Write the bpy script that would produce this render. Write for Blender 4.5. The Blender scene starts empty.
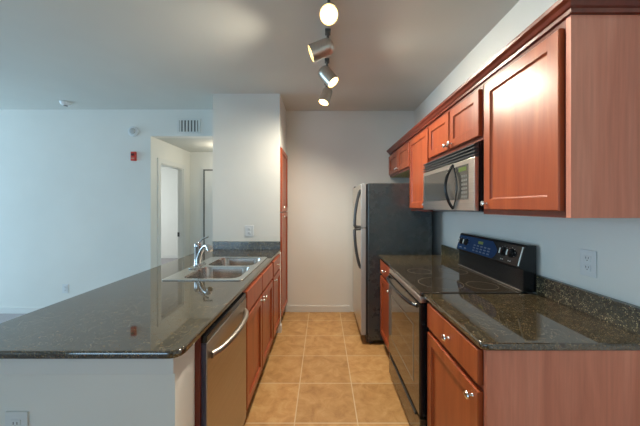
import bpy, bmesh, math, random
from mathutils import Vector, Matrix
random.seed(4)
PI = math.pi
SC = bpy.context.scene
COL = SC.collection

# ------------------------------------------------------------------ camera
cam_d = bpy.data.cameras.new('camera')
cam = bpy.data.objects.new('camera', cam_d); COL.objects.link(cam)
cam.location = (0, 0, 1.42); cam.rotation_euler = (PI/2, 0, 0)
cam_d.sensor_width = 36; cam_d.lens = 36*280/640
cam_d.shift_x = -3/640; cam_d.shift_y = -6.5/640
cam_d.clip_start = 0.05
SC.camera = cam

# ------------------------------------------------------------------ view, world, daylight
SC.view_settings.view_transform = 'Standard'
SC.view_settings.look = 'None'
SC.view_settings.gamma = 1
SC.view_settings.use_curve_mapping = False
SC.view_settings.exposure = 0.25
try:
    SC.cycles.use_denoising = True
    SC.cycles.max_bounces = 10
    SC.cycles.diffuse_bounces = 6
    SC.cycles.sample_clamp_indirect = 4
except Exception:
    pass
w = bpy.data.worlds.new('world'); SC.world = w; w.use_nodes = True
w.node_tree.nodes['Background'].inputs[0].default_value = (0.62, 0.80, 1.0, 1)
w.node_tree.nodes['Background'].inputs[1].default_value = 1.2

def area(name, loc, rot, sx, sy, power, color):
    d = bpy.data.lights.new(name, 'AREA'); d.shape = 'RECTANGLE'
    d.size = sx; d.size_y = sy; d.energy = power; d.color = color
    o = bpy.data.objects.new(name, d); COL.objects.link(o)
    o.location = loc; o.rotation_euler = rot
    return o
# daylight through the rear patio door, the living-room window and the bedroom window
area('patio_daylight', (-4.2, -6.46, 1.15), (PI/2, 0, 0), 5.2, 2.2, 78, (0.46, 0.76, 1.0))
area('side_window_daylight', (-7.46, 2.6, 1.35), (PI/2, 0, -PI/2), 1.9, 2.1, 118, (0.48, 0.77, 1.0))
area('bedroom_daylight', (-5.9, 6.3, 1.4), (PI/2, 0, -PI/2), 1.6, 1.4, 42, (0.88, 0.96, 1.0))

hl_ = bpy.data.lights.new('hall_fill', 'POINT'); hl_.energy = 4.5; hl_.color = (1.0, 0.90, 0.72); hl_.shadow_soft_size = 0.12  # unseen point light added to brighten the hallway
ho_ = bpy.data.objects.new('hall_fill', hl_); COL.objects.link(ho_); ho_.location = (-1.55, 4.3, 2.2)

# ------------------------------------------------------------------ materials
def nmat(name):
    m = bpy.data.materials.new(name); m.use_nodes = True
    nt = m.node_tree
    return m, nt, nt.nodes['Principled BSDF']

def plain(name, col, rough=0.5, metal=0.0, spec=0.5, emit=None, estr=0, coat=0):
    m, nt, b = nmat(name)
    b.inputs['Base Color'].default_value = (*col, 1)
    b.inputs['Roughness'].default_value = rough
    b.inputs['Metallic'].default_value = metal
    b.inputs['Specular IOR Level'].default_value = spec
    b.inputs['Coat Weight'].default_value = coat
    if emit:
        b.inputs['Emission Color'].default_value = (*emit, 1)
        b.inputs['Emission Strength'].default_value = estr
    return m

def ramp(nt, fac, stops):
    r = nt.nodes.new('ShaderNodeValToRGB')
    e = r.color_ramp.elements
    while len(e) < len(stops): e.new(0.5)
    for i, (p, c) in enumerate(stops):
        e[i].position = p; e[i].color = (*c, 1)
    nt.links.new(fac, r.inputs[0])
    return r

def noise(nt, vec, scale, detail=3, rough=0.55, dist=0):
    n = nt.nodes.new('ShaderNodeTexNoise')
    n.inputs['Scale'].default_value = scale; n.inputs['Detail'].default_value = detail
    n.inputs['Roughness'].default_value = rough; n.inputs['Distortion'].default_value = dist
    if vec is not None: nt.links.new(vec, n.inputs['Vector'])
    return n

def position(nt, scale=(1, 1, 1), loc=(0, 0, 0)):
    g = nt.nodes.new('ShaderNodeNewGeometry')
    mp = nt.nodes.new('ShaderNodeMapping')
    mp.inputs['Scale'].default_value = scale; mp.inputs['Location'].default_value = loc
    nt.links.new(g.outputs['Position'], mp.inputs['Vector'])
    return mp.outputs['Vector']

def bump(nt, b, h, strength, dist=0.01):
    n = nt.nodes.new('ShaderNodeBump'); n.inputs['Strength'].default_value = strength
    n.inputs['Distance'].default_value = dist
    nt.links.new(h, n.inputs['Height']); nt.links.new(n.outputs['Normal'], b.inputs['Normal'])

def paint(name, col, var=0.02, rough=0.75):
    m, nt, b = nmat(name)
    v = position(nt)
    n = noise(nt, v, 2.0, 2)
    r = ramp(nt, n.outputs['Fac'], [(0.3, tuple(c*(1-var) for c in col)), (0.7, tuple(min(1, c*(1+var)) for c in col))])
    nt.links.new(r.outputs[0], b.inputs['Base Color'])
    b.inputs['Roughness'].default_value = rough
    b.inputs['Specular IOR Level'].default_value = 0.25
    f = noise(nt, v, 220, 2)
    bump(nt, b, f.outputs['Fac'], 0.04, 0.002)
    return m

def wood(name, c0, c1, c2, rough=0.34, along='z', gs=1.0, coat=0.14):
    m, nt, b = nmat(name)
    sc = {'z': (9*gs, 9*gs, 0.9*gs), 'y': (9*gs, 0.9*gs, 9*gs)}[along]
    v = position(nt, sc)
    n = noise(nt, v, 1.2, 5, 0.6, 0.6)
    r = ramp(nt, n.outputs['Fac'], [(0.28, c0), (0.5, c1), (0.74, c2)])
    sc2 = {'z': (60, 60, 2.5), 'y': (60, 2.5, 60)}[along]
    v2 = position(nt, sc2)
    n2 = noise(nt, v2, 1.5, 3)
    mx = nt.nodes.new('ShaderNodeMix'); mx.data_type = 'RGBA'; mx.blend_type = 'MULTIPLY'
    mx.inputs[0].default_value = 0.35
    nt.links.new(r.outputs[0], mx.inputs[6])
    r2 = ramp(nt, n2.outputs['Fac'], [(0.3, (0.72, 0.70, 0.68)), (0.6, (1, 1, 1))])
    nt.links.new(r2.outputs[0], mx.inputs[7])
    nt.links.new(mx.outputs[2], b.inputs['Base Color'])
    b.inputs['Roughness'].default_value = rough
    b.inputs['Coat Weight'].default_value = coat; b.inputs['Coat Roughness'].default_value = 0.18
    return m

def granite(name, dark, mid, light, rough=0.07):
    m, nt, b = nmat(name)
    v = position(nt)
    n1 = noise(nt, v, 90, 4, 0.7)
    r1 = ramp(nt, n1.outputs['Fac'], [(0.36, dark), (0.66, mid)])
    vo = nt.nodes.new('ShaderNodeTexVoronoi'); vo.inputs['Scale'].default_value = 150
    nt.links.new(v, vo.inputs['Vector'])
    r2 = ramp(nt, vo.outputs['Distance'], [(0.0, (1, 1, 1)), (0.26, (0.6, 0.6, 0.6)), (0.38, (0, 0, 0))])
    n3 = noise(nt, v, 48, 2)
    r3 = ramp(nt, n3.outputs['Fac'], [(0.42, (0, 0, 0)), (0.58, (1, 1, 1))])
    mu = nt.nodes.new('ShaderNodeMath'); mu.operation = 'MULTIPLY'
    nt.links.new(r2.outputs[0], mu.inputs[0]); nt.links.new(r3.outputs[0], mu.inputs[1])
    mx = nt.nodes.new('ShaderNodeMix'); mx.data_type = 'RGBA'
    nt.links.new(mu.outputs[0], mx.inputs[0])
    nt.links.new(r1.outputs[0], mx.inputs[6]); mx.inputs[7].default_value = (*light, 1)
    nt.links.new(mx.outputs[2], b.inputs['Base Color'])
    b.inputs['Roughness'].default_value = rough
    b.inputs['Specular IOR Level'].default_value = 1.0
    b.inputs['IOR'].default_value = 1.62
    return m

def brushed(name, col, rough=0.28, along='y'):
    m, nt, b = nmat(name)
    sc = {'y': (300, 3, 300), 'x': (3, 300, 300), 'z': (300, 300, 3)}[along]
    n = noise(nt, position(nt, sc), 1, 2)
    r = ramp(nt, n.outputs['Fac'], [(0.3, tuple(c*0.9 for c in col)), (0.7, tuple(min(1, c*1.06) for c in col))])
    nt.links.new(r.outputs[0], b.inputs['Base Color'])
    b.inputs['Metallic'].default_value = 1; b.inputs['Roughness'].default_value = rough
    return m

def tile_mat():
    m, nt, b = nmat('tan_ceramic_tile')
    T = 0.414
    v = position(nt, (1, 1, 1), (-0.2275 + 10*T, -1.836 + 10*T, 0))
    br = nt.nodes.new('ShaderNodeTexBrick')
    br.offset = 0; br.squash = 1
    br.inputs['Scale'].default_value = 1
    br.inputs['Brick Width'].default_value = T; br.inputs['Row Height'].default_value = T
    br.inputs['Mortar Size'].default_value = 0.0042; br.inputs['Mortar Smooth'].default_value = 0.2
    br.inputs['Bias'].default_value = 0
    br.inputs['Color1'].default_value = (0.44, 0.44, 0.44, 1); br.inputs['Color2'].default_value = (0.56, 0.56, 0.56, 1)
    nt.links.new(v, br.inputs['Vector'])
    n = noise(nt, position(nt), 9, 7, 0.68, 0.6)
    r = ramp(nt, n.outputs['Fac'], [(0.30, TILE[0]), (0.5, TILE[1]), (0.72, TILE[2])])
    mx = nt.nodes.new('ShaderNodeMix'); mx.data_type = 'RGBA'; mx.blend_type = 'OVERLAY'
    mx.inputs[0].default_value = 0.7
    nt.links.new(r.outputs[0], mx.inputs[6]); nt.links.new(br.outputs['Color'], mx.inputs[7])
    m2 = nt.nodes.new('ShaderNodeMix'); m2.data_type = 'RGBA'
    nt.links.new(br.outputs['Fac'], m2.inputs[0]); nt.links.new(mx.outputs[2], m2.inputs[6])
    m2.inputs[7].default_value = (*GROUT, 1)
    nt.links.new(m2.outputs[2], b.inputs['Base Color'])
    b.inputs['Roughness'].default_value = 0.42
    b.inputs['Specular IOR Level'].default_value = 0.35
    inv = nt.nodes.new('ShaderNodeMath'); inv.operation = 'SUBTRACT'; inv.inputs[0].default_value = 1
    nt.links.new(br.outputs['Fac'], inv.inputs[1])
    bump(nt, b, inv.outputs[0], 0.4, 0.002)
    return m

def carpet_mat():
    m, nt, b = nmat('grey_carpet')
    n = noise(nt, position(nt), 160, 3)
    r = ramp(nt, n.outputs['Fac'], [(0.3, (0.30, 0.28, 0.29)), (0.7, (0.44, 0.41, 0.42))])
    nt.links.new(r.outputs[0], b.inputs['Base Color']); b.inputs['Roughness'].default_value = 0.95
    bump(nt, b, n.outputs['Fac'], 0.6, 0.004)
    return m

TILE = [(0.37, 0.182, 0.060), (0.50, 0.272, 0.100), (0.60, 0.37, 0.165)]
GROUT = (0.62, 0.46, 0.28)
M = {}
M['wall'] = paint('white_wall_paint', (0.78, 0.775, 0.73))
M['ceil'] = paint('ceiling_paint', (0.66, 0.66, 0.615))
M['trim'] = plain('white_trim_paint', (0.74, 0.74, 0.71), 0.4)
M['tile'] = tile_mat()
M['carpet'] = carpet_mat()
M['wood'] = wood('cherry_wood', (0.26, 0.042, 0.012), (0.35, 0.066, 0.018), (0.43, 0.098, 0.028))
M['woodedge'] = wood('cherry_frame_gap_shade', (0.13, 0.020, 0.009), (0.17, 0.027, 0.011), (0.22, 0.038, 0.016))  # carcass wood darkened to carry the shade in gaps between the fronts
M['panel'] = wood('cherry_laminate', (0.58, 0.19, 0.115), (0.71, 0.26, 0.165), (0.80, 0.34, 0.23), rough=0.38, gs=0.8, coat=0.1)
M['dark'] = plain('dark_recess', (0.02, 0.012, 0.01), 0.6)
M['granite'] = granite('dark_speckled_granite', (0.020, 0.016, 0.010), (0.090, 0.068, 0.038), (0.30, 0.225, 0.12), 0.04)
M['splash'] = granite('speckled_granite_backsplash', (0.012, 0.011, 0.008), (0.085, 0.072, 0.042), (0.62, 0.52, 0.30), 0.25)
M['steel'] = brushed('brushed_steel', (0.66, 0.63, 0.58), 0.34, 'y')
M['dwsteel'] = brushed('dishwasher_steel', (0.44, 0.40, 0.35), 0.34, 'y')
M['bowl'] = brushed('sink_bowl_steel', (0.60, 0.56, 0.52), 0.24, 'x')
M['steelx'] = brushed('satin_sink_steel', (0.62, 0.61, 0.58), 0.26, 'x')
M['nickel'] = brushed('satin_nickel', (0.66, 0.63, 0.58), 0.32, 'z')
M['chrome'] = plain('chrome', (0.62, 0.62, 0.62), 0.10, 1)
M['knob'] = plain('satin_knob_metal', (0.80, 0.80, 0.78), 0.22, 1)
M['black'] = plain('black_enamel', (0.012, 0.012, 0.013), 0.16)
M['blackmatte'] = plain('black_plastic', (0.018, 0.018, 0.019), 0.4)
M['glass'] = plain('black_ceramic_glass', (0.040, 0.031, 0.022), 0.05, 0, 0.7)
M['ovenglass'] = plain('dark_oven_glass', (0.075, 0.05, 0.028), 0.05, 0, 0.9)
M['mwglass'] = plain('grey_microwave_glass', (0.055, 0.052, 0.047), 0.09, 0, 0.9)
def fridge_side():
    m, nt, b = nmat('black_textured_steel')
    v = position(nt)
    n = noise(nt, v, 90, 3); bump(nt, b, n.outputs['Fac'], 0.22, 0.004)
    b.inputs['Base Color'].default_value = (0.036, 0.046, 0.050, 1)
    n2 = noise(nt, v, 9, 4, 0.65)
    r = ramp(nt, n2.outputs['Fac'], [(0.35, (0.16, 0.16, 0.16)), (0.65, (0.42, 0.42, 0.42))])
    nt.links.new(r.outputs[0], b.inputs['Roughness']); b.inputs['Specular IOR Level'].default_value = 0.9
    return m
M['fridge'] = fridge_side()
M['doorside'] = plain('pale_grey_door_edge', (0.46, 0.47, 0.47), 0.4, 0.3)
M['plastic'] = plain('white_plastic', (0.72, 0.74, 0.74), 0.35)
M['slot'] = plain('dark_slot', (0.05, 0.05, 0.05), 0.6)
M['red'] = plain('red_plastic', (0.62, 0.05, 0.03), 0.4)
M['ring'] = plain('burner_ring_print', (0.26, 0.22, 0.17), 0.2)
M['mark'] = plain('pale_print', (0.55, 0.55, 0.52), 0.4)
M['green'] = plain('green_display', (0.06, 0.09, 0.02), 0.3, emit=(0.45, 0.65, 0.12), estr=0.10)
M['bulb'] = plain('lit_bulb', (1, 0.9, 0.7), 0.4, emit=(1.0, 0.80, 0.45), estr=9)
M['bulbwarm'] = plain('amber_bulb_rim', (1, 0.8, 0.4), 0.4, emit=(1.0, 0.62, 0.20), estr=1.6)
M['ventdark'] = plain('vent_shadow_grey', (0.16, 0.16, 0.15), 0.7)
M['windowglass'] = plain('window_glass', (0.9, 0.95, 1.0), 0.02)
M['windowglass'].node_tree.nodes['Principled BSDF'].inputs['Transmission Weight'].default_value = 1
M['windowglass'].node_tree.nodes['Principled BSDF'].inputs['IOR'].default_value = 1.05
M['yellow'] = plain('unfinished_cabinet_underside', (0.62, 0.50, 0.22), 0.6)

# ------------------------------------------------------------------ mesh helpers
WORLD = {}
class MB:
    def __init__(s): s.bm = bmesh.new()
    def box(s, x0, x1, y0, y1, z0, z1, bev=0):
        b = bmesh.new()
        bmesh.ops.create_cube(b, size=1)
        for v in b.verts:
            v.co = Vector(((x0+x1)/2 + v.co.x*(x1-x0), (y0+y1)/2 + v.co.y*(y1-y0), (z0+z1)/2 + v.co.z*(z1-z0)))
        if bev:
            bmesh.ops.bevel(b, geom=b.edges[:], offset=bev, segments=2, profile=0.6, affect='EDGES', clamp_overlap=True)
        s._add(b); return s
    def _add(s, b):
        me = bpy.data.meshes.new('tmp'); b.to_mesh(me); b.free()
        s.bm.from_mesh(me); bpy.data.meshes.remove(me)
    def cyl(s, p0, p1, r0, r1=None, n=28, caps=True):
        p0, p1 = Vector(p0), Vector(p1); d = p1 - p0
        r1 = r0 if r1 is None else r1
        b = bmesh.new()
        bmesh.ops.create_cone(b, cap_ends=caps, segments=n, radius1=r0, radius2=r1, depth=d.length)
        q = Vector((0, 0, 1)).rotation_difference(d.normalized())
        b.transform(Matrix.Translation((p0+p1)/2) @ q.to_matrix().to_4x4())
        s._add(b); return s
    def lathe(s, origin, axis, prof, n=28):
        """prof: list of (distance along axis, radius)"""
        q = Vector((0, 0, 1)).rotation_difference(Vector(axis).normalized()).to_matrix()
        o = Vector(origin); b = bmesh.new(); rings = []
        for (h, r) in prof:
            if r < 1e-6: rings.append([b.verts.new(o + q @ Vector((0, 0, h)))]); continue
            rings.append([b.verts.new(o + q @ Vector((r*math.cos(2*PI*k/n), r*math.sin(2*PI*k/n), h))) for k in range(n)])
        for a, c in zip(rings[:-1], rings[1:]):
            for k in range(n):
                k2 = (k+1) % n
                if len(a) == 1 and len(c) == 1: continue
                if len(a) == 1: b.faces.new((a[0], c[k2], c[k]))
                elif len(c) == 1: b.faces.new((a[k], a[k2], c[0]))
                else: b.faces.new((a[k], a[k2], c[k2], c[k]))
        bmesh.ops.recalc_face_normals(b, faces=b.faces[:])
        s._add(b); return s
    def tube(s, pts, r, n=14, flat=None):
        """round tube along pts; r may be a list"""
        pts = [Vector(p) for p in pts]; rs = r if isinstance(r, (list, tuple)) else [r]*len(pts)
        b = bmesh.new(); rings = []; up = None
        for i, p in enumerate(pts):
            t = (pts[min(i+1, len(pts)-1)] - pts[max(i-1, 0)]).normalized()
            if up is None:
                up = Vector((0, 0, 1)) if abs(t.z) < 0.9 else Vector((1, 0, 0))
            u = (up - t*up.dot(t)).normalized(); v = t.cross(u); up = u
            rings.append([b.verts.new(p + rs[i]*(math.cos(2*PI*k/n)*u + math.sin(2*PI*k/n)*v)) for k in range(n)])
        for a, c in zip(rings[:-1], rings[1:]):
            for k in range(n): b.faces.new((a[k], a[(k+1) % n], c[(k+1) % n], c[k]))
        b.faces.new(rings[0][::-1]); b.faces.new(rings[-1])
        bmesh.ops.recalc_face_normals(b, faces=b.faces[:])
        s._add(b); return s
    def prism_y(s, xz, y0, y1, bev=0):
        b = bmesh.new()
        vs = [b.verts.new((x, y0, z)) for x, z in xz]
        f = b.faces.new(vs)
        r = bmesh.ops.extrude_face_region(b, geom=[f])
        for v in [g for g in r['geom'] if isinstance(g, bmesh.types.BMVert)]: v.co.y = y1
        bmesh.ops.recalc_face_normals(b, faces=b.faces[:])
        if bev: bmesh.ops.bevel(b, geom=b.edges[:], offset=bev, segments=2, profile=0.6, affect='EDGES', clamp_overlap=True)
        s._add(b); return s
    def slab(s, outer, holes, z0, z1, bev=0):
        """flat slab with holes; the outer rim gets an eased edge"""
        b = bmesh.new(); edges = []; outer_v = set()
        for li, loop in enumerate([outer] + holes):
            vs = [b.verts.new((x, y, z1)) for x, y in loop]
            if li == 0: outer_v = set(vs)
            for i in range(len(vs)): edges.append(b.edges.new((vs[i], vs[(i+1) % len(vs)])))
        bmesh.ops.triangle_fill(b, use_beauty=True, use_dissolve=False, edges=edges)
        top = b.faces[:]
        r = bmesh.ops.extrude_face_region(b, geom=top)
        nv = [g for g in r['geom'] if isinstance(g, bmesh.types.BMVert)]
        for v in nv: v.co.z = z0
        bmesh.ops.recalc_face_normals(b, faces=b.faces[:])
        bmesh.ops.dissolve_limit(b, angle_limit=0.001, verts=b.verts[:], edges=b.edges[:])
        if bev:
            xs = [p[0] for p in outer]; ys = [p[1] for p in outer]
            hb = [(min(q[0] for q in h)-1e-4, max(q[0] for q in h)+1e-4, min(q[1] for q in h)-1e-4, max(q[1] for q in h)+1e-4) for h in holes]
            def inhole(v): return any(a <= v.co.x <= c and d <= v.co.y <= e for a, c, d, e in hb)
            es = [e for e in b.edges if len(e.link_faces) == 2 and e.calc_face_angle(0) > 1.0
                  and not any(inhole(v) for v in e.verts) and abs(e.verts[0].co.z - e.verts[1].co.z) < 1e-5]
            bmesh.ops.bevel(b, geom=es, offset=bev, segments=3, profile=0.5, affect='EDGES', clamp_overlap=True)
        s._add(b); return s
    def build(s, name, mat, parent=None, smooth=True, label=None):
        me = bpy.data.meshes.new(name)
        bm = s.bm
        if len(bm.verts) == 0: raise ValueError(name)
        xs = [v.co.x for v in bm.verts]; ys = [v.co.y for v in bm.verts]; zs = [v.co.z for v in bm.verts]
        org = Vector(((min(xs)+max(xs))/2, (min(ys)+max(ys))/2, min(zs)))
        for v in bm.verts: v.co -= org
        if smooth:
            for f in bm.faces: f.smooth = f.calc_area() < 0.003
            for e in bm.edges:
                if len(e.link_faces) != 2 or e.calc_face_angle(0) > 0.6: e.smooth = False
        bm.to_mesh(me); bm.free()
        me.materials.append(mat)
        o = bpy.data.objects.new(name, me); COL.objects.link(o)
        WORLD[o.name] = org
        if parent:
            o.parent = parent; o.location = org - WORLD[parent.name]
        else: o.location = org
        if label: o['label'] = label
        return o

def thing(name, loc, label, cat, group=None):
    o = bpy.data.objects.new(name, None); COL.objects.link(o)
    o.empty_display_size = 0.1
    o.location = loc; WORLD[o.name] = Vector(loc)
    tag(o, label, cat, group); return o
def tag(o, label, cat, group=None):
    o['label'] = label; o['category'] = cat
    if group: o['group'] = group
    return o
def struct(name, mb, mat, label=None):
    o = mb.build(name, mat, None, smooth=False); o['kind'] = 'structure'
    if label: o['label'] = label
    return o
def rrect(x0, x1, y0, y1, r, n=5):
    pts = []
    for cx, cy, a0 in ((x1-r, y1-r, 0), (x0+r, y1-r, PI/2), (x0+r, y0+r, PI), (x1-r, y0+r, 1.5*PI)):
        for k in range(n+1):
            a = a0 + k*PI/2/n; pts.append((cx + r*math.cos(a), cy + r*math.sin(a)))
    return pts

# ------------------------------------------------------------------ key dimensions
H_C = 2.71          # ceiling
CT = 0.927          # counter top
XW = 1.23           # right wall
YB = 3.772          # kitchen back wall
YL = 3.72           # living room wall
XL, YR = -7.5, -6.5 # far left wall, rear wall
HX, HC = -2.29, 2.357   # hall left side, hall ceiling
T = 0.12

# ------------------------------------------------------------------ room shell
struct('floor', MB().box(-1.10, XW, YR, YB, -0.05, 0), M['tile'])
c = MB(); c.box(XL, -1.10, YR, YL, -0.05, 0); c.box(HX, -1.26, YL, 4.82, -0.05, 0); c.box(-6.0, HX-0.001, YL+T, 7.7, -0.05, 0)
struct('floor_carpet', c, M['carpet'])
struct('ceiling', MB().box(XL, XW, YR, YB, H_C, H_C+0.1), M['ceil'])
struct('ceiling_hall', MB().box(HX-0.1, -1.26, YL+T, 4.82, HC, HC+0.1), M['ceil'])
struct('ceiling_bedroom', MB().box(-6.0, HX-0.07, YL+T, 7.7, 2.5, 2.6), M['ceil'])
struct('wall_right', MB().box(XW, XW+T, YR, YB+T, 0, H_C), M['wall'])
struct('wall_back', MB().box(-0.6, XW, YB, YB+T, 0, H_C), M['wall'])
l = MB(); l.box(XL, HX, YL, YL+T, 0, H_C); l.box(HX, -1.26, YL, YL+T, HC, H_C)
struct('wall_living', l, M['wall'])
# chase beside the sink run; the pantry stands in its recess
c = MB()
c.box(-1.26, -0.494, 3.20, 3.225, 0, H_C)
c.box(-1.26, -1.20, 3.225, 4.82, 0, H_C)
c.box(-1.20, -0.494, 3.225, YB, 2.125, H_C)
struct('wall_column', c, M['wall'])
# rear wall with patio opening, far left wall with window opening
r = MB(); r.box(XL, -6.8, YR-T, YR, 0, H_C); r.box(-1.6, XW, YR-T, YR, 0, H_C); r.box(-6.8, -1.6, YR-T, YR, 2.3, H_C)
struct('wall_rear', r, M['wall'])
r = MB(); r.box(XL-T, XL, YR, 1.6, 0, H_C); r.box(XL-T, XL, 3.6, YL, 0, H_C); r.box(XL-T, XL, 1.6, 3.6, 0, 0.28); r.box(XL-T, XL, 1.6, 3.6, 2.42, H_C)
struct('wall_left', r, M['wall'])
def window(name, axis, a0, a1, z0, z1, at):
    f = MB(); t = 0.05
    def bx(m, u0, u1, w0, w1, d=0.03):
        if axis == 'y': m.box(u0, u1, at-d, at+d, w0, w1)
        else: m.box(at-d, at+d, u0, u1, w0, w1)
    mid = (a0+a1)/2
    for u in (a0, mid-t/2, a1-t): bx(f, u, u+t, z0, z1)
    for z in (z0, z1-t): bx(f, a0, a1, z, z+t)
    o = f.build(name, M['trim'], None, smooth=False); o['kind'] = 'structure'
    g = MB(); bx(g, a0+t, mid-t/2, z0+t, z1-t, 0.004); bx(g, mid+t/2, a1-t, z0+t, z1-t, 0.004)
    g.build('window_pane', M['windowglass'], o, smooth=False)
window('window_1', 'y', -6.8, -1.6, 0.0, 2.3, YR-0.06)
window('window_2', 'x', 1.6, 3.6, 0.28, 2.42, XL-0.06)
# hallway
hl = MB(); X0 = HX-0.07
hl.box(X0, HX, YL+T, 3.93, 0, HC); hl.box(X0, HX, 4.57, 4.94, 0, HC); hl.box(X0, HX, 3.93, 4.57, 2.03, HC)
hl.box(X0, HX, YL+T, 4.94, HC, 2.6)
struct('wall_hall_left', hl, M['wall'])
struct('wall_hall_back', MB().box(HX, -1.20, 4.82, 4.94, 0, HC), M['wall'])
b = MB(); b.box(-6.0, HX, 7.7, 7.8, 0, 2.6)
b.box(-6.1, -6.0, YL+T, 7.8, 0, 2.6); b.box(HX, HX+0.1, 4.94, 7.8, 0, 2.6)
struct('wall_bedroom', b, M['wall'])
d = MB()   # bedroom doorway casing and jamb
for y0, y1 in ((3.865, 3.93), (4.57, 4.635)): d.box(HX, HX+0.018, y0, y1, 0, 2.095)
d.box(HX, HX+0.018, 3.93, 4.57, 2.03, 2.095)
d.box(X0, HX, 3.93, 3.945, 0, 2.03); d.box(X0, HX, 4.555, 4.57, 0, 2.03); d.box(X0, HX, 3.945, 4.555, 2.015, 2.03)
d1 = struct('door_1', d, M['trim'])
MB().box(HX-0.075, HX-0.045, 4.549, 4.556, 0.93, 1.00).build('strike_plate', M['slot'], d1)
d = MB()   # closed door at the end of the hall
d.box(-2.02, -1.28, 4.785, 4.82, 0.01, 2.03)
d2 = struct('door_2', d, M['trim'])
f = MB(); f.box(-2.09, -2.02, 4.80, 4.819, 0, 2.10); f.box(-2.02, -1.28, 4.80, 4.819, 2.045, 2.10)
f.build('door_casing', M['trim'], d2)
g = MB(); g.box(-2.045, -2.021, 4.784, 4.80, 0, 2.055); g.box(-2.021, -1.28, 4.784, 4.80, 2.031, 2.055)  # dark grey strips stand in for the shadow gap round the door
g.build('shadow_gap', M['ventdark'], d2)

def baseboard(name, x0, x1, y0, y1):
    struct(name, MB().box(x0, x1, y0, y1, 0, 0.085, 0.003), M['trim'])
baseboard('baseboard_back', -0.45, 0.36, YB-0.012, YB)
baseboard('baseboard_living', XL, HX-0.001, YL-0.012, YL)
baseboard('baseboard_bedroom', -6.0, HX, 7.688, 7.7)
baseboard('baseboard_hall', HX, -2.09, 4.808, 4.82)
baseboard('baseboard_column', -0.480, -0.468, 3.143, 3.199)

# pony wall that carries the bar counter
p = MB(); p.box(-1.30, -0.517, 0.978, 1.128, 0, 0.899); p.box(-1.30, -1.115, 1.128, 3.199, 0, 0.899)
struct('wall_peninsula', p, M['wall'])
struct('trim_1', MB().box(-1.30, -0.516, 0.966, 0.978, 0.84, 0.899, 0.002), M['trim'])
# little wall end between the sink run and the pantry
struct('trim_2', MB().box(-0.62, -0.480, 3.143, 3.199, 0, 0.899), M['wall'])

# ------------------------------------------------------------------ cabinet parts
def knob(parent, x, y, z, s):
    """knob on a face looking along s*X"""
    m = MB().lathe((x, y, z), (s, 0, 0), [(0, 0), (0, 0.008), (0.004, 0.006), (0.012, 0.0055), (0.016, 0.012), (0.021, 0.0155), (0.026, 0.0135), (0.029, 0.007), (0.030, 0)], 20)
    return m.build('knob', M['knob'], parent, label='round satin metal knob')

def panel_door(parent, name, xb, s, y0, y1, z0, z1, mat, th=0.02, fr=0.055, raised=False):
    """framed front: back at xb, looks along s*X"""
    b = bmesh.new()
    def ring(x, i):
        return [b.verts.new((x, y, z)) for y, z in ((y0+i, z0+i), (y1-i, z0+i), (y1-i, z1-i), (y0+i, z1-i))]
    xf = xb + s*th
    prof = [(xb, 0), (xb + s*(th-0.004), 0), (xf, 0.004)]
    if fr: prof += [(xf, fr), (xf - s*0.007, fr+0.002), (xf - s*0.011, fr+0.008)]
    rings = [ring(x, i) for x, i in prof]
    b.faces.new(rings[0]); b.faces.new(rings[-1])
    for a, c in zip(rings[:-1], rings[1:]):
        for k in range(4): b.faces.new((a[k], a[(k+1) % 4], c[(k+1) % 4], c[k]))
    bmesh.ops.recalc_face_normals(b, faces=b.faces[:])
    m = MB(); m._add(b)
    return m.build(name, mat, parent, smooth=False)

def carcass(parent, x0, x1, y0, y1, z0, z1, face_s, toe=True, mat=None):
    """closed box with a toe recess at the floor on the side face_s"""
    m = MB()
    if toe:
        m.box(x0, x1, y0, y1, 0.115, z1)
        if face_s > 0: m.box(x0, x1-0.07, y0, y1, 0, 0.115)
        else: m.box(x0+0.07, x1, y0, y1, 0, 0.115)
    else: m.box(x0, x1, y0, y1, z0, z1)
    return m.build('carcass', mat or M['woodedge'], parent, smooth=False)

# ------------------------------------------------------------------ left run: sink cabinet, narrow cabinet, dishwasher
XFL = -0.495      # carcass face, fronts reach -0.475
k = thing('sink_cabinet', (-0.80, 2.19, 0), 'cherry base cabinet with two doors under the stainless sink', 'cabinet')
s_ = MB()         # open-topped so the bowls hang inside
s_.box(-1.10, XFL, 1.745, 1.757, 0.115, 0.897); s_.box(-1.10, XFL, 2.683, 2.695, 0.115, 0.897)
s_.box(-1.10, -1.085, 1.757, 2.683, 0.115, 0.897); s_.box(-1.085, XFL, 1.757, 2.683, 0.115, 0.133)
s_.box(XFL-0.018, XFL, 1.757, 2.683, 0.133, 0.897); s_.box(-1.085, -0.565, 1.745, 2.695, 0, 0.115)
s_.build('carcass', M['woodedge'], k, smooth=False)
for y0, y1, ky in ((1.755, 2.192, 2.155), (2.206, 2.655, 2.243)):
    panel_door(k, 'drawer_front', XFL, 1, y0, y1, 0.745, 0.885, M['wood'], fr=0)
    d = panel_door(k, 'door', XFL, 1, y0, y1, 0.14, 0.725, M['wood'])
    knob(d, -0.475, ky, 0.695, 1)
k = thing('drawer_cabinet', (-0.80, 2.88, 0), 'narrow cherry base cabinet with one drawer beside the tall pantry', 'cabinet')
carcass(k, -1.10, XFL, 2.70, 3.14, 0, 0.897, 1)
d = panel_door(k, 'drawer', XFL, 1, 2.70, 3.13, 0.745, 0.885, M['wood'], fr=0); knob(d, -0.475, 2.915, 0.815, 1)
d = panel_door(k, 'door', XFL, 1, 2.70, 3.13, 0.14, 0.725, M['wood']); knob(d, -0.475, 2.74, 0.695, 1)
e = MB().box(-1.05, -0.498, 1.131, 1.145, 0, 0.897).build('end_panel', M['woodedge'])
tag(e, 'narrow dark cherry end panel between the peninsula wall and dishwasher', 'panel')

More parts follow.
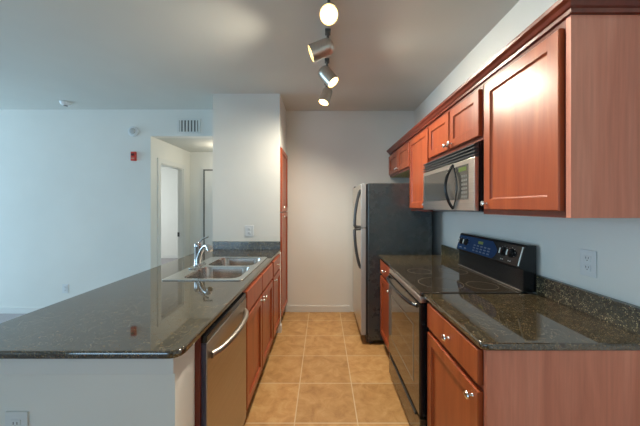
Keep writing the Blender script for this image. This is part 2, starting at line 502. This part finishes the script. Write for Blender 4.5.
k = thing('dishwasher', (-0.78, 1.44, 0), 'stainless steel dishwasher with bowed bar handle under the left counter', 'dishwasher')
MB().box(-1.08, -0.535, 1.148, 1.735, 0.02, 0.885).build('body', M['blackmatte'], k)
dd = MB().box(-0.533, -0.480, 1.15, 1.733, 0.115, 0.855, 0.003).build('door', plain('navy_grey_plastic', (0.07, 0.075, 0.13), 0.35), k, label='dark bluish plastic door edge')
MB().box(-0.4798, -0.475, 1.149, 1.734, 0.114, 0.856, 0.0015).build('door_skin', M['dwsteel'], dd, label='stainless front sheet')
MB().box(-0.533, -0.478, 1.15, 1.733, 0.857, 0.888, 0.004).build('control_panel', M['black'], k, label='black control strip along the top edge')
MB().box(-0.55, -0.536, 1.155, 1.728, 0.01, 0.113).build('kick_plate', M['blackmatte'], k)
pts = []
for i in range(17):
    t = i/16; pts.append((-0.474 + 0.045*math.sin(PI*t)**0.55, 1.19 + t*0.505, 0.79))
h = MB(); h.tube(pts, 0.015)
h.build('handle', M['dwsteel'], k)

# pantry
k = thing('pantry_cabinet', (-0.80, 3.48, 0), 'tall narrow cherry pantry cabinet recessed in the column side', 'cabinet')
carcass(k, -1.18, -0.494, 3.23, 3.765, 0, 2.115, 1)
d = panel_door(k, 'door', -0.494, 1, 3.24, 3.755, 1.36, 2.10, M['wood']); knob(d, -0.474, 3.28, 1.41, 1)
d = panel_door(k, 'door', -0.494, 1, 3.24, 3.755, 0.14, 1.345, M['wood']); knob(d, -0.474, 3.28, 1.30, 1)

# left counter with sink cut-out
SX0, SX1, SY0, SY1 = -1.077, -0.535, 1.855, 2.715
k = thing('countertop', (-0.93, 2.05, 0.90), 'long dark granite peninsula countertop holding the double sink', 'countertop')
r_ = 0.045; x0, x1, y0, y1 = -1.37, -0.484, 0.949, 3.198
out = [(x1, y1), (x0, y1)]
for cx, cy, a0 in ((x0+r_, y0+r_, PI), (x1-r_, y0+r_, 1.5*PI)):
    for i in range(7):
        a = a0 + i*PI/12; out.append((cx + r_*math.cos(a), cy + r_*math.sin(a)))
MB().slab(out, [rrect(SX0+0.02, SX1-0.02, SY0+0.02, SY1-0.02, 0.03)], 0.90, CT, 0.008).build('slab', M['granite'], k)
MB().box(-1.255, -0.486, 3.179, 3.198, CT+0.001, CT+0.095, 0.003).build('backsplash', M['splash'], k)

# sink
k = thing('kitchen_sink', (-0.80, 2.29, 0.70), 'stainless steel drop-in double bowl sink set in the left counter', 'sink')
B1 = (-0.965, -0.575, 1.895, 2.265); B2 = (-0.965, -0.575, 2.305, 2.665)
MB().slab(rrect(SX0, SX1, SY0, SY1, 0.025), [rrect(*B1, 0.07), rrect(*B2, 0.07)], CT+0.0005, CT+0.006, 0.002).build('rim', M['steelx'], k)
for B in (B1, B2):
    b = bmesh.new(); rings = []
    for ins, z, rr in ((0, CT+0.005, 0.07), (0.004, CT-0.01, 0.07), (0.014, 0.80, 0.07), (0.020, 0.765, 0.075), (0.045, 0.748, 0.07), (0.12, 0.744, 0.05)):
        rings.append([b.verts.new((x, y, z)) for x, y in rrect(B[0]+ins, B[1]-ins, B[2]+ins, B[3]-ins, rr)])
    for a, c in zip(rings[:-1], rings[1:]):
        n = len(a)
        for i in range(n): b.faces.new((a[i], a[(i+1) % n], c[(i+1) % n], c[i]))
    b.faces.new(rings[-1])
    bmesh.ops.recalc_face_normals(b, faces=b.faces[:])
    bmesh.ops.reverse_faces(b, faces=b.faces[:])
    m = MB(); m._add(b); bo = m.build('bowl', M['bowl'], k)
    cx, cy = (B[0]+B[1])/2, (B[2]+B[3])/2
    MB().lathe((cx, cy, 0.7445), (0, 0, 1), [(0, 0.045), (0.003, 0.045), (0.003, 0.034), (0.001, 0.03), (0.001, 0)], 24).build('drain', M['chrome'], bo)

# faucet
FX, FY, FZ = -1.022, 2.285, CT+0.0065
k = thing('faucet', (FX, FY, FZ), 'chrome single lever faucet standing on the sink rim', 'faucet')
MB().slab(rrect(FX-0.028, FX+0.028, FY-0.12, FY+0.12, 0.027), [], FZ, FZ+0.008, 0.003).build('base_plate', M['chrome'], k)
MB().lathe((FX, FY, FZ+0.008), (0, 0, 1), [(0, 0), (0, 0.031), (0.01, 0.028), (0.06, 0.026), (0.14, 0.025), (0.15, 0.027), (0.172, 0.027), (0.184, 0.019), (0.188, 0)]).build('body', M['chrome'], k)
dx, dy = 0.80, -0.60; n_ = math.hypot(dx, dy); dx /= n_; dy /= n_
sp = []
for t, zz in ((0.012, 0.03), (0.03, 0.085), (0.06, 0.135), (0.095, 0.165), (0.125, 0.177), (0.15, 0.175)): sp.append((FX+dx*t, FY+dy*t, FZ+zz))
MB().tube(sp, [0.021, 0.020, 0.018, 0.017, 0.016, 0.016], 16).build('spout', M['chrome'], k)
MB().tube([(FX+dx*0.146, FY+dy*0.146, FZ+0.178), (FX+dx*0.165, FY+dy*0.165, FZ+0.167), (FX+dx*0.182, FY+dy*0.182, FZ+0.140)], [0.018, 0.025, 0.023], 18).build('spray_head', M['chrome'], k)
MB().tube([(FX, FY, FZ+0.188), (FX+0.02, FY, FZ+0.205), (FX+0.055, FY-0.01, FZ+0.228), (FX+0.095, FY-0.02, FZ+0.242)], [0.011, 0.009, 0.007, 0.0075], 12).build('lever', M['chrome'], k)

# ------------------------------------------------------------------ right run: base cabinets
XFR = 0.598
k = thing('base_cabinet', (0.91, 1.3, 0), 'cherry base cabinet at the open end of the right counter', 'cabinet')
carcass(k, XFR, 1.225, 1.04, 1.58, 0, 0.897, -1)
MB().box(XFR-0.002, 1.225, 1.018, 1.039, 0, 0.897, 0.001).build('end_panel', M['panel'], k, smooth=False, label='pinkish brown laminate end panel')
d = panel_door(k, 'drawer', XFR, -1, 1.045, 1.555, 0.752, 0.885, M['wood'], fr=0); knob(d, 0.578, 1.29, 0.815, -1)
d = panel_door(k, 'door', XFR, -1, 1.045, 1.555, 0.14, 0.727, M['wood']); knob(d, 0.578, 1.085, 0.69, -1)
k = thing('base_cabinet', (0.91, 2.6, 0), 'narrow cherry base cabinet between the range and the refrigerator', 'cabinet')
carcass(k, XFR, 1.225, 2.36, 2.845, 0, 0.897, -1)
d = panel_door(k, 'drawer', XFR, -1, 2.37, 2.835, 0.752, 0.885, M['wood'], fr=0); knob(d, 0.578, 2.60, 0.815, -1)
d = panel_door(k, 'door', XFR, -1, 2.37, 2.835, 0.14, 0.727, M['wood']); knob(d, 0.578, 2.41, 0.69, -1)

# counters
def counter(lab, y0, y1, round_near):
    k = thing('countertop', (0.9, (y0+y1)/2, 0.90), lab, 'countertop')
    x0, x1 = 0.572, 1.228; out = [(x1, y0), (x1, y1), (x0, y1)]
    if round_near:
        for i in range(7):
            a = PI + i*PI/12; out.append((x0+0.025+0.025*math.cos(a), y0+0.025+0.025*math.sin(a)))
    else: out.append((x0, y0))
    MB().slab(out, [], 0.90, CT, 0.008).build('slab', M['granite'], k)
    MB().box(1.205, 1.229, y0, y1, CT+0.001, CT+0.105, 0.003).build('backsplash', M['splash'], k)
counter('dark granite countertop on the open end cabinet below the wall outlet', 1.004, 1.585, True)
counter('short granite countertop between the range and the refrigerator', 2.353, 2.855, False)

# ------------------------------------------------------------------ range
k = thing('kitchen_range', (0.88, 1.968, 0), 'black electric range with glass cooktop between two counters', 'range')
RY0, RY1 = 1.592, 2.346
MB().box(0.59, 1.215, RY0, RY1, 0.02, 0.905).build('body', M['black'], k)
ck = MB().slab(rrect(0.556, 1.135, RY0, RY1, 0.012), [], 0.905, CT+0.004, 0.006).build('cooktop', M['glass'], k)
for cx, cy, rr in ((0.73, 2.115, 0.088), (0.75, 1.79, 0.135), (0.985, 1.735, 0.09), (0.985, 2.12, 0.10)):
    m = MB(); m.lathe((cx, cy, CT+0.0042), (0, 0, 1), [(0, rr-0.0022), (0.0003, rr-0.0022), (0.0003, rr), (0, rr)], 56)
    m.build('burner_ring', M['ring'], ck)
MB().box(0.552, 0.59, RY0+0.004, RY1-0.004, 0.868, 0.903, 0.006).build('front_trim', M['steel'], k, label='slim steel strip below the cooktop edge')
dr = MB().box(0.55, 0.589, RY0+0.003, RY1-0.003, 0.222, 0.862, 0.006).build('oven_door', M['black'], k)
MB().box(0.5485, 0.5502, RY0+0.008, RY1-0.008, 0.228, 0.856).build('door_glass', M['ovenglass'], dr)
wn = MB(); wn.box(0.5472, 0.5484, RY0+0.115, RY1-0.115, 0.37, 0.70)
wn.build('oven_window', M['ovenglass'], dr)
wf = MB()
for a in ((RY0+0.105, RY0+0.115, 0.36, 0.71), (RY1-0.115, RY1-0.105, 0.36, 0.71)): wf.box(0.5465, 0.5484, *a)
for a in ((0.36, 0.37), (0.70, 0.71)): wf.box(0.5465, 0.5484, RY0+0.115, RY1-0.115, *a)
wf.build('window_frame', M['ring'], dr)
pts = []
for i in range(21):
    t = i/20; pts.append((0.549 - 0.047*math.sin(PI*t)**0.4, RY0+0.04 + t*(RY1-RY0-0.08), 0.842))
MB().tube(pts, 0.012).build('handle', M['black'], dr)
so = MB().box(0.552, 0.589, RY0+0.004, RY1-0.004, 0.035, 0.205, 0.006).build('storage_drawer', M['ovenglass'], k)
MB().box(0.542, 0.5525, RY0+0.06, RY1-0.06, 0.192, 0.206, 0.003).build('drawer_lip', M['blackmatte'], so)
# backguard: slanted console over an upright lower panel
g = MB()
g.prism_y([(1.215, CT+0.005), (1.215, 1.198), (1.160, 1.200), (1.150, 1.190), (1.118, 1.072), (1.122, 1.062), (1.140, 1.056), (1.140, CT+0.005)], RY0, RY1, 0.003)
bg = g.build('backguard', M['black'], k)
# points on the slanted console face: u along Y, v up the slope
ca, cb = Vector((1.150, 0, 1.190)), Vector((1.118, 0, 1.072))
nrm = Vector((-(ca.z-cb.z), 0, (ca.x-cb.x))).normalized()
def con(y, v, out=0.0):
    q = cb + (ca-cb)*v + nrm*out; return Vector((q.x, y, q.z))
def con_rect(m, y0, y1, v0, v1, o0=0.0003, o1=0.0012):
    b = bmesh.new()
    vs = [b.verts.new(con(y, v, o)) for o in (o0, o1) for y, v in ((y0, v0), (y1, v0), (y1, v1), (y0, v1))]
    for f in ((0, 1, 2, 3), (4, 5, 6, 7), (0, 1, 5, 4), (1, 2, 6, 5), (2, 3, 7, 6), (3, 0, 4, 7)): b.faces.new([vs[i] for i in f])
    bmesh.ops.recalc_face_normals(b, faces=b.faces[:]); m._add(b); return m
for y in (2.285, 2.215, 1.76, 1.69):
    m = MB(); p0 = con(y, 0.56, 0.0005)
    m.lathe(p0, nrm, [(0, 0), (0, 0.027), (0.006, 0.027), (0.010, 0.022), (0.024, 0.019), (0.026, 0)], 24)
    kb = m.build('control_knob', M['black'], bg)
    m = MB(); up = (ca-cb).normalized(); a = p0 + nrm*0.0265
    m.tube([a - up*0.017, a + up*0.017], 0.0035, 8); m.build('knob_pointer', M['steel'], kb)
    m = MB()
    for q in range(7):
        an = PI*(-0.15 + 1.3*q/6)
        con_rect(m, y+0.034*math.cos(an)-0.0015, y+0.034*math.cos(an)+0.0015, 0.56+0.28*math.sin(an)-0.012, 0.56+0.28*math.sin(an)+0.012)
    m.build('dial_marks', M['mark'], bg)
    for q in (-0.008, 0.008): con_rect(MB(), y+q-0.004, y+q+0.004, 0.14, 0.19).build('dial_caption', M['mark'], bg)
navy = plain('navy_reflection_tint', (0.015, 0.045, 0.13), 0.12)  # blue reflection on the console, painted as a navy sheet
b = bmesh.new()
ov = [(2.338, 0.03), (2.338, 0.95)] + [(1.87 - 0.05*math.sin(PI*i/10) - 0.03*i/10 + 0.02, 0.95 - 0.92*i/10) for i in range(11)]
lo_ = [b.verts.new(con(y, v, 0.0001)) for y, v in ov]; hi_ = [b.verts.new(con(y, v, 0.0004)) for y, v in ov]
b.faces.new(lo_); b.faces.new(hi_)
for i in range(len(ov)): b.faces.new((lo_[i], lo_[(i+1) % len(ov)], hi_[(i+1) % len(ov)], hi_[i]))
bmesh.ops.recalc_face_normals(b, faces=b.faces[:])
m = MB(); m._add(b); m.build('painted_reflection', navy, bg, label='blue reflection painted as a navy overlay')
MB().tube([(1.132, RY0+0.004, CT+0.010), (1.132, RY1-0.004, CT+0.010)], 0.004, 8).build('base_trim', M['steel'], bg, label='thin bright trim strip')
for yy in (RY0+0.012,): MB().tube([con(yy, 0.05, 0.002), con(yy, 0.97, 0.002)], 0.0035, 8).build('end_trim', M['steel'], bg)
MB_ = con_rect(MB(), 1.995, 2.055, 0.64, 0.80); MB_.build('clock_display', M['green'], bg, label='small green clock display')
m = MB()
for r_i in range(3):
    for c_i in range(5):
        con_rect(m, 1.89+0.045*c_i+0.008, 1.89+0.045*c_i+0.036, 0.14+0.16*r_i, 0.22+0.16*r_i)
m.build('button_pad', plain('blue_grey_buttons', (0.10, 0.15, 0.24), 0.3), bg)

# ------------------------------------------------------------------ refrigerator
k = thing('refrigerator', (0.80, 3.27, 0), 'top freezer refrigerator with black side and stainless doors', 'refrigerator')
FY0, FY1 = 2.872, 3.66
MB().box(0.462, 1.12, FY0, FY1, 0.045, 1.66, 0.008).build('body', M['fridge'], k)
ga = MB(); ga.box(0.440, 0.463, FY0+0.006, FY1-0.006, 0.10, 1.65); ga.build('door_gasket', M['blackmatte'], k)
for nm, z0, z1 in (('freezer_door', 1.203, 1.655), ('refrigerator_door', 0.10, 1.195)):
    d = MB().box(0.392, 0.441, FY0, FY1, z0, z1, 0.006).build(nm, M['doorside'], k)
    MB().box(0.3895, 0.3925, FY0+0.006, FY1-0.006, z0+0.006, z1-0.006, 0.001).build('door_skin', M['steel'], d, label='stainless front sheet')
    pts = []
    for i in range(15):
        t = i/14
        if nm == 'freezer_door': z = 1.585 - t*0.365
        else: z = 0.79 + t*0.385
        pts.append((0.386 - 0.058*math.sin(t*PI/2)**0.75, FY0+0.028, z))
    last = pts[-1]
    pts += [(last[0]+0.006, last[1], last[2] + (-0.012 if nm == 'freezer_door' else 0.012)), (0.389, last[1], last[2] + (-0.013 if nm == 'freezer_door' else 0.013))]
    pts.insert(0, (0.392, pts[0][1], pts[0][2] + (0.004 if nm == 'freezer_door' else -0.004)))
    MB().tube(pts, 0.015).build('handle', plain('dark_grey_handle', (0.10, 0.10, 0.10), 0.3, 0.6), d)
MB().box(0.45, 0.53, FY0+0.02, FY1-0.02, 0.02, 0.10).build('kick_grille', M['blackmatte'], k)
for y in (FY0+0.05, FY1-0.05):
    MB().cyl((0.50, y, 0), (0.50, y, 0.045), 0.018).build('foot', M['blackmatte'], k)
    MB().cyl((1.06, y, 0), (1.06, y, 0.046), 0.018).build('foot', M['blackmatte'], k)
MB().box(0.40, 0.50, FY1-0.07, FY1-0.02, 1.661, 1.675, 0.003).build('hinge_cover', M['blackmatte'], k)

# ------------------------------------------------------------------ upper cabinets
XU = 0.90; ZT = 2.115
def upper(name, lab, y0, y1, z0, doors, under=None):
    k = thing(name, (1.06, (y0+y1)/2, z0), lab, 'cabinet')
    MB().box(XU, 1.228, y0, y1, z0, ZT).build('carcass', M['woodedge'], k, smooth=False)
    if under: MB().box(XU+0.018, 1.226, y0+0.018, y1-0.018, z0-0.004, z0-0.0005).build('underside', under, k)
    for a, b, ky in doors:
        d = panel_door(k, 'door', XU, -1, a, b, z0+0.025, ZT-0.03, M['wood'])
        knob(d, XU-0.02, ky, z0+0.058, -1)
    return k
u = upper('wall_cabinet', 'tall cherry wall cabinet with one door right of the microwave', 1.036, 1.568, 1.378, [(1.045, 1.535, 1.508)])
MB().box(XU-0.002, 1.228, 1.014, 1.035, 1.378, ZT, 0.001).build('end_panel', M['panel'], u, smooth=False, label='brown laminate end panel')
upper('wall_cabinet', 'short cherry wall cabinet with two doors above the microwave', 1.572, 2.344, 1.795, [(1.585, 1.950, 1.922), (1.965, 2.334, 1.993)])
upper('wall_cabinet', 'narrow tall cherry wall cabinet between the microwave and refrigerator', 2.348, 2.866, 1.378, [(2.366, 2.852, 2.41)])
upper('wall_cabinet', 'short cherry wall cabinet with two doors above the refrigerator', 2.870, 3.766, 1.81, [(2.885, 3.31, 3.283), (3.325, 3.752, 3.352)], M['yellow'])
# crown along the top
cr = MB()
prof = [(XU+0.02, ZT+0.001), (XU-0.012, ZT+0.001), (XU-0.014, ZT+0.014), (XU-0.022, ZT+0.018), (XU-0.030, ZT+0.030), (XU-0.044, ZT+0.040), (XU-0.046, ZT+0.055), (XU+0.02, ZT+0.055)]
b = bmesh.new()
def crring(d, pts): return [b.verts.new(p) for p in pts]
far = [b.verts.new((x, 3.766, z)) for x, z in prof]
mit = [b.verts.new((x, 1.014 + (x-XU), z)) for x, z in prof]
end = [b.verts.new((1.228, 1.014 + (x-XU), z)) for x, z in prof]
n = len(prof)
for A, Bv in ((far, mit), (mit, end)):
    for i in range(n): b.faces.new((A[i], A[(i+1) % n], Bv[(i+1) % n], Bv[i]))
b.faces.new(far); b.faces.new(end)
bmesh.ops.recalc_face_normals(b, faces=b.faces[:])
cr._add(b)
tag(cr.build('crown_molding', M['woodedge'], smooth=False), 'dark cherry crown molding running along the wall cabinet tops', 'molding')

# ------------------------------------------------------------------ microwave
k = thing('microwave', (1.04, 1.96, 1.39), 'stainless over-the-range microwave with black bowed handle under cabinet', 'microwave')
MY0, MY1 = 1.576, 2.38
MB().box(0.8785, 1.226, MY0, 2.336, 1.392, 1.785).build('body', M['black'], k)
MB().box(0.905, 1.2, MY0+0.03, 2.30, 1.386, 1.3915).build('base_plate', plain('grey_underside', (0.30, 0.30, 0.29), 0.5), k)
v = MB()
v.box(0.872, 0.878, MY0, MY1, 1.705, 1.785)
for i in range(4):
    z = 1.708 + i*0.0195
    v.prism_y([(0.872, z), (0.851, z+0.002), (0.851, z+0.010), (0.872, z+0.0175)], MY0, MY1)
v.build('vent_grille', plain('charcoal_grille', (0.055, 0.055, 0.058), 0.3), k, smooth=False)
SPL = 1.80
d = MB().box(0.852, 0.878, SPL, MY1, 1.395, 1.702, 0.004).build('door', M['steel'], k)
MB().box(0.8505, 0.8525, SPL+0.002, MY1-0.03, 1.462, 1.672).build('window', M['mwglass'], d)
pts = []
for i in range(21):
    t = i/20; pts.append((0.851 - 0.052*math.sin(PI*t)**0.8, SPL+0.03, 1.405 + t*0.285))
MB().tube(pts, 0.009).build('handle', M['black'], d)
pts = []
for i in range(21):
    t = i/20; pts.append((0.8505, SPL+0.03-0.052*math.sin(PI*t), 1.405 + t*0.285))
MB().tube(pts, 0.004, 8).build('front_arc', M['black'], d)  # thin dark arc lying flush on the front beside the handle
c_ = MB().box(0.852, 0.878, MY0, SPL-0.002, 1.395, 1.702, 0.004).build('control_panel', M['steel'], k)
MB().box(0.8505, 0.8525, MY0+0.065, SPL-0.004, 1.462, 1.672).build('keypad_plate', M['mwglass'], c_)
MB().box(0.8495, 0.8507, MY0+0.085, SPL-0.045, 1.635, 1.66).build('clock_display', M['green'], c_, label='small green clock display')
m = MB()
for r_i in range(6):
    for c_i in range(3):
        y = MY0+0.078 + c_i*0.024; z = 1.472 + r_i*0.025
        m.box(0.8495, 0.8507, y, y+0.017, z, z+0.014)
m.build('keypad_buttons', plain('grey_buttons', (0.17, 0.17, 0.16), 0.4), c_)

# ------------------------------------------------------------------ wall fittings
def outlet(lab, c, axis, s, w=0.078, h=0.122, grp=2):
    """plate centred at c on a wall whose outside is along s*axis"""
    cx, cy, cz = c
    def bx(m, u0, u1, z0, z1, d0, d1, bev=0):
        lo, hi = sorted((d0*s, d1*s))
        if axis == 'x': m.box(cx+lo, cx+hi, cy+u0, cy+u1, cz+z0, cz+z1, bev)
        else: m.box(cx+u0, cx+u1, cy+lo, cy+hi, cz+z0, cz+z1, bev)
        return m
    k = thing('wall_outlet', (cx, cy, cz-h/2), lab, 'outlet')
    bx(MB(), -w/2, w/2, -h/2, h/2, 0.0005, 0.006, 0.002).build('cover_plate', M['plastic'], k)
    for dz in (-0.021, 0.021):
        r = bx(MB(), -0.017, 0.017, dz-0.014, dz+0.014, 0.0062, 0.0085, 0.002).build('receptacle', M['plastic'], k)
        m = MB()
        for du in (-0.0065, 0.0065): bx(m, du-0.0012, du+0.0012, dz-0.001, dz+0.008, 0.0086, 0.0090)
        bx(m, -0.0022, 0.0022, dz-0.010, dz-0.006, 0.0086, 0.0090)
        m.build('slots', M['slot'], r)
    return k
outlet('white duplex outlet on the right wall above the granite backsplash', (XW, 1.295, 1.158), 'x', -1)
outlet('white outlet on the peninsula front wall under the bar counter', (-1.066, 0.978, 0.645), 'y', -1)
outlet('small outlet low on the living room wall left of the hallway', (-3.42, YL, 0.33), 'y', -1)
outlet('outlet on the white column above the short far backsplash', (-0.84, 3.20, 1.143), 'y', -1, 0.10)

Y = YL - 0.0005
k = thing('air_vent', (-1.78, Y, 2.39), 'white air return grille on the wall above the hallway opening', 'vent')
vx0, vx1, vz0, vz1 = -1.93, -1.63, 2.39, 2.585
MB().box(vx0+0.01, vx1-0.01, Y-0.006, Y, vz0+0.01, vz1-0.01).build('backing', M['ventdark'], k)
f = MB()
for a in ((vx0, vx0+0.022, vz0, vz1), (vx1-0.022, vx1, vz0, vz1)): f.box(a[0], a[1], Y-0.014, Y, a[2], a[3])
for a in ((vz0, vz0+0.022), (vz1-0.022, vz1)): f.box(vx0+0.022, vx1-0.022, Y-0.014, Y, *a)
f.build('frame', M['trim'], k)
f = MB()
for i in range(6):
    x = vx0+0.030 + i*0.0425
    f.box(x, x+0.020, Y-0.012, Y-0.004, vz0+0.022, vz1-0.022)
f.build('slats', M['trim'], k)

cx, cz = (134-323)*YL/280, 1.42+74.8*YL/280
k = thing('wall_alarm', (cx, Y, cz-0.065), 'round white alarm sounder on the wall above the red alarm', 'alarm')
MB().lathe((cx, Y, cz), (0, -1, 0), [(0, 0), (0, 0.068), (0.02, 0.066), (0.03, 0.055), (0.03, 0)], 32).build('base', M['plastic'], k)
MB().lathe((cx, Y-0.0305, cz), (0, -1, 0), [(0, 0), (0, 0.04), (0.012, 0.035), (0.018, 0.02), (0.019, 0)], 28).build('dome', plain('pale_grey_plastic', (0.50, 0.51, 0.50), 0.4), k)
cx, cz = (134.4-323)*YL/280, 1.42+50*YL/280
k = thing('fire_alarm', (cx, Y, cz-0.06), 'small red fire alarm strobe on the living room wall', 'alarm')
MB().box(cx-0.031, cx+0.031, Y-0.03, Y, cz-0.06, cz+0.06, 0.004).build('housing', M['red'], k)
MB().box(cx-0.016, cx+0.016, Y-0.045, Y-0.0305, cz+0.005, cz+0.035, 0.004).build('lens', plain('dark_red_lens', (0.10, 0.02, 0.02), 0.2), k)
MB().box(cx-0.018, cx+0.018, Y-0.034, Y-0.0305, cz-0.04, cz-0.02, 0.001).build('label_plate', plain('pale_red_plate', (0.65, 0.25, 0.18), 0.5), k)
k = thing('smoke_detector', (-3.17, 3.45, H_C-0.05), 'round white smoke detector on the ceiling near the left wall', 'smoke detector')
MB().lathe((-3.17, 3.45, H_C-0.0005), (0, 0, -1), [(0, 0), (0, 0.06), (0.015, 0.06), (0.02, 0.055), (0.035, 0.05), (0.045, 0.036), (0.046, 0)], 32).build('housing', M['plastic'], k)
MB().lathe((-3.17, 3.45, H_C-0.047), (0, 0, -1), [(0, 0), (0, 0.022), (0.004, 0.02), (0.004, 0)], 20).build('sensor_cap', M['ventdark'], k)

# ------------------------------------------------------------------ track light
TX = 0.035
k = thing('track_light', (TX, 2.3, H_C-0.03), 'ceiling track light with four satin nickel spot heads', 'light')
MB().box(TX-0.016, TX+0.016, 1.45, 3.05, H_C-0.022, H_C-0.0005, 0.003).build('rail', M['ceil'], k)
def head(y, pivot_z, aim, L, R, power, back=0.55, cone=160, recess=0.026):
    """cylinder head hung from the rail at y; aim = direction the mouth looks"""
    a = Vector(aim).normalized(); pv = Vector((TX, y, pivot_z))
    st = MB(); st.cyl((TX, y, H_C-0.022), (TX, y, pivot_z), 0.009); st.box(TX-0.02, TX+0.02, y-0.03, y+0.03, H_C-0.040, H_C-0.0225, 0.003)
    st.build('stem', plain('dark_stem', (0.10, 0.10, 0.09), 0.4), k)
    o = pv - a*L*back
    m = MB()
    m.lathe(o, a, [(0, 0), (0, R*0.55), (0.012, R*0.82), (0.03, R*0.97), (0.05, R), (L, R), (L, R*0.93), (L-0.07, R*0.88), (L-0.072, 0)], 36)
    hd = m.build('spot_head', M['nickel'], k)
    mouth = o + a*L
    q = MB(); q.lathe(mouth - a*recess, a, [(0, 0), (0, R*0.86), (0.010, R*0.84), (0.020, R*0.55), (0.022, 0)], 32)
    q.build('bulb', M['bulb'], hd, label='glowing warm bulb')
    q = MB(); q.lathe(mouth - a*0.004, a, [(0, R*0.92), (0, R*0.82), (0.003, R*0.82), (0.003, R*0.92), (0, R*0.92)], 32)
    q.build('bulb_rim', M['bulbwarm'], hd)
    d = bpy.data.lights.new('spot_beam', 'SPOT'); d.energy = power; d.color = (1.0, 0.91, 0.74)
    d.spot_size = math.radians(cone); d.spot_blend = 1.0; d.shadow_soft_size = 0.05
    lo = bpy.data.objects.new('spot_beam', d); COL.objects.link(lo)
    lo.location = mouth + a*0.012; lo.rotation_euler = a.to_track_quat('-Z', 'Y').to_euler()
head(1.66, 2.562, (-0.02, -0.80, -0.62), 0.15, 0.056, 80)
head(2.02, 2.572, (-0.92, -0.03, -0.39), 0.17, 0.060, 42, 0.22, 115, 0.065)
head(2.42, 2.555, (0.58, -0.22, -0.78), 0.17, 0.058, 78, 0.45, 176)
head(2.86, 2.565, (-0.30, -0.22, -0.92), 0.165, 0.056, 98, 0.4, 178)

# repeats of one kind share a group
GROUPS = {'wall_cabinet': 'cherry wall cabinets along the right wall', 'base_cabinet': 'cherry base cabinets on the range side',
          'wall_outlet': 'electrical outlets on the walls'}
for o in list(SC.objects):
    g = GROUPS.get(o.name.split('.')[0])
    if g and o.parent is None: o['group'] = g
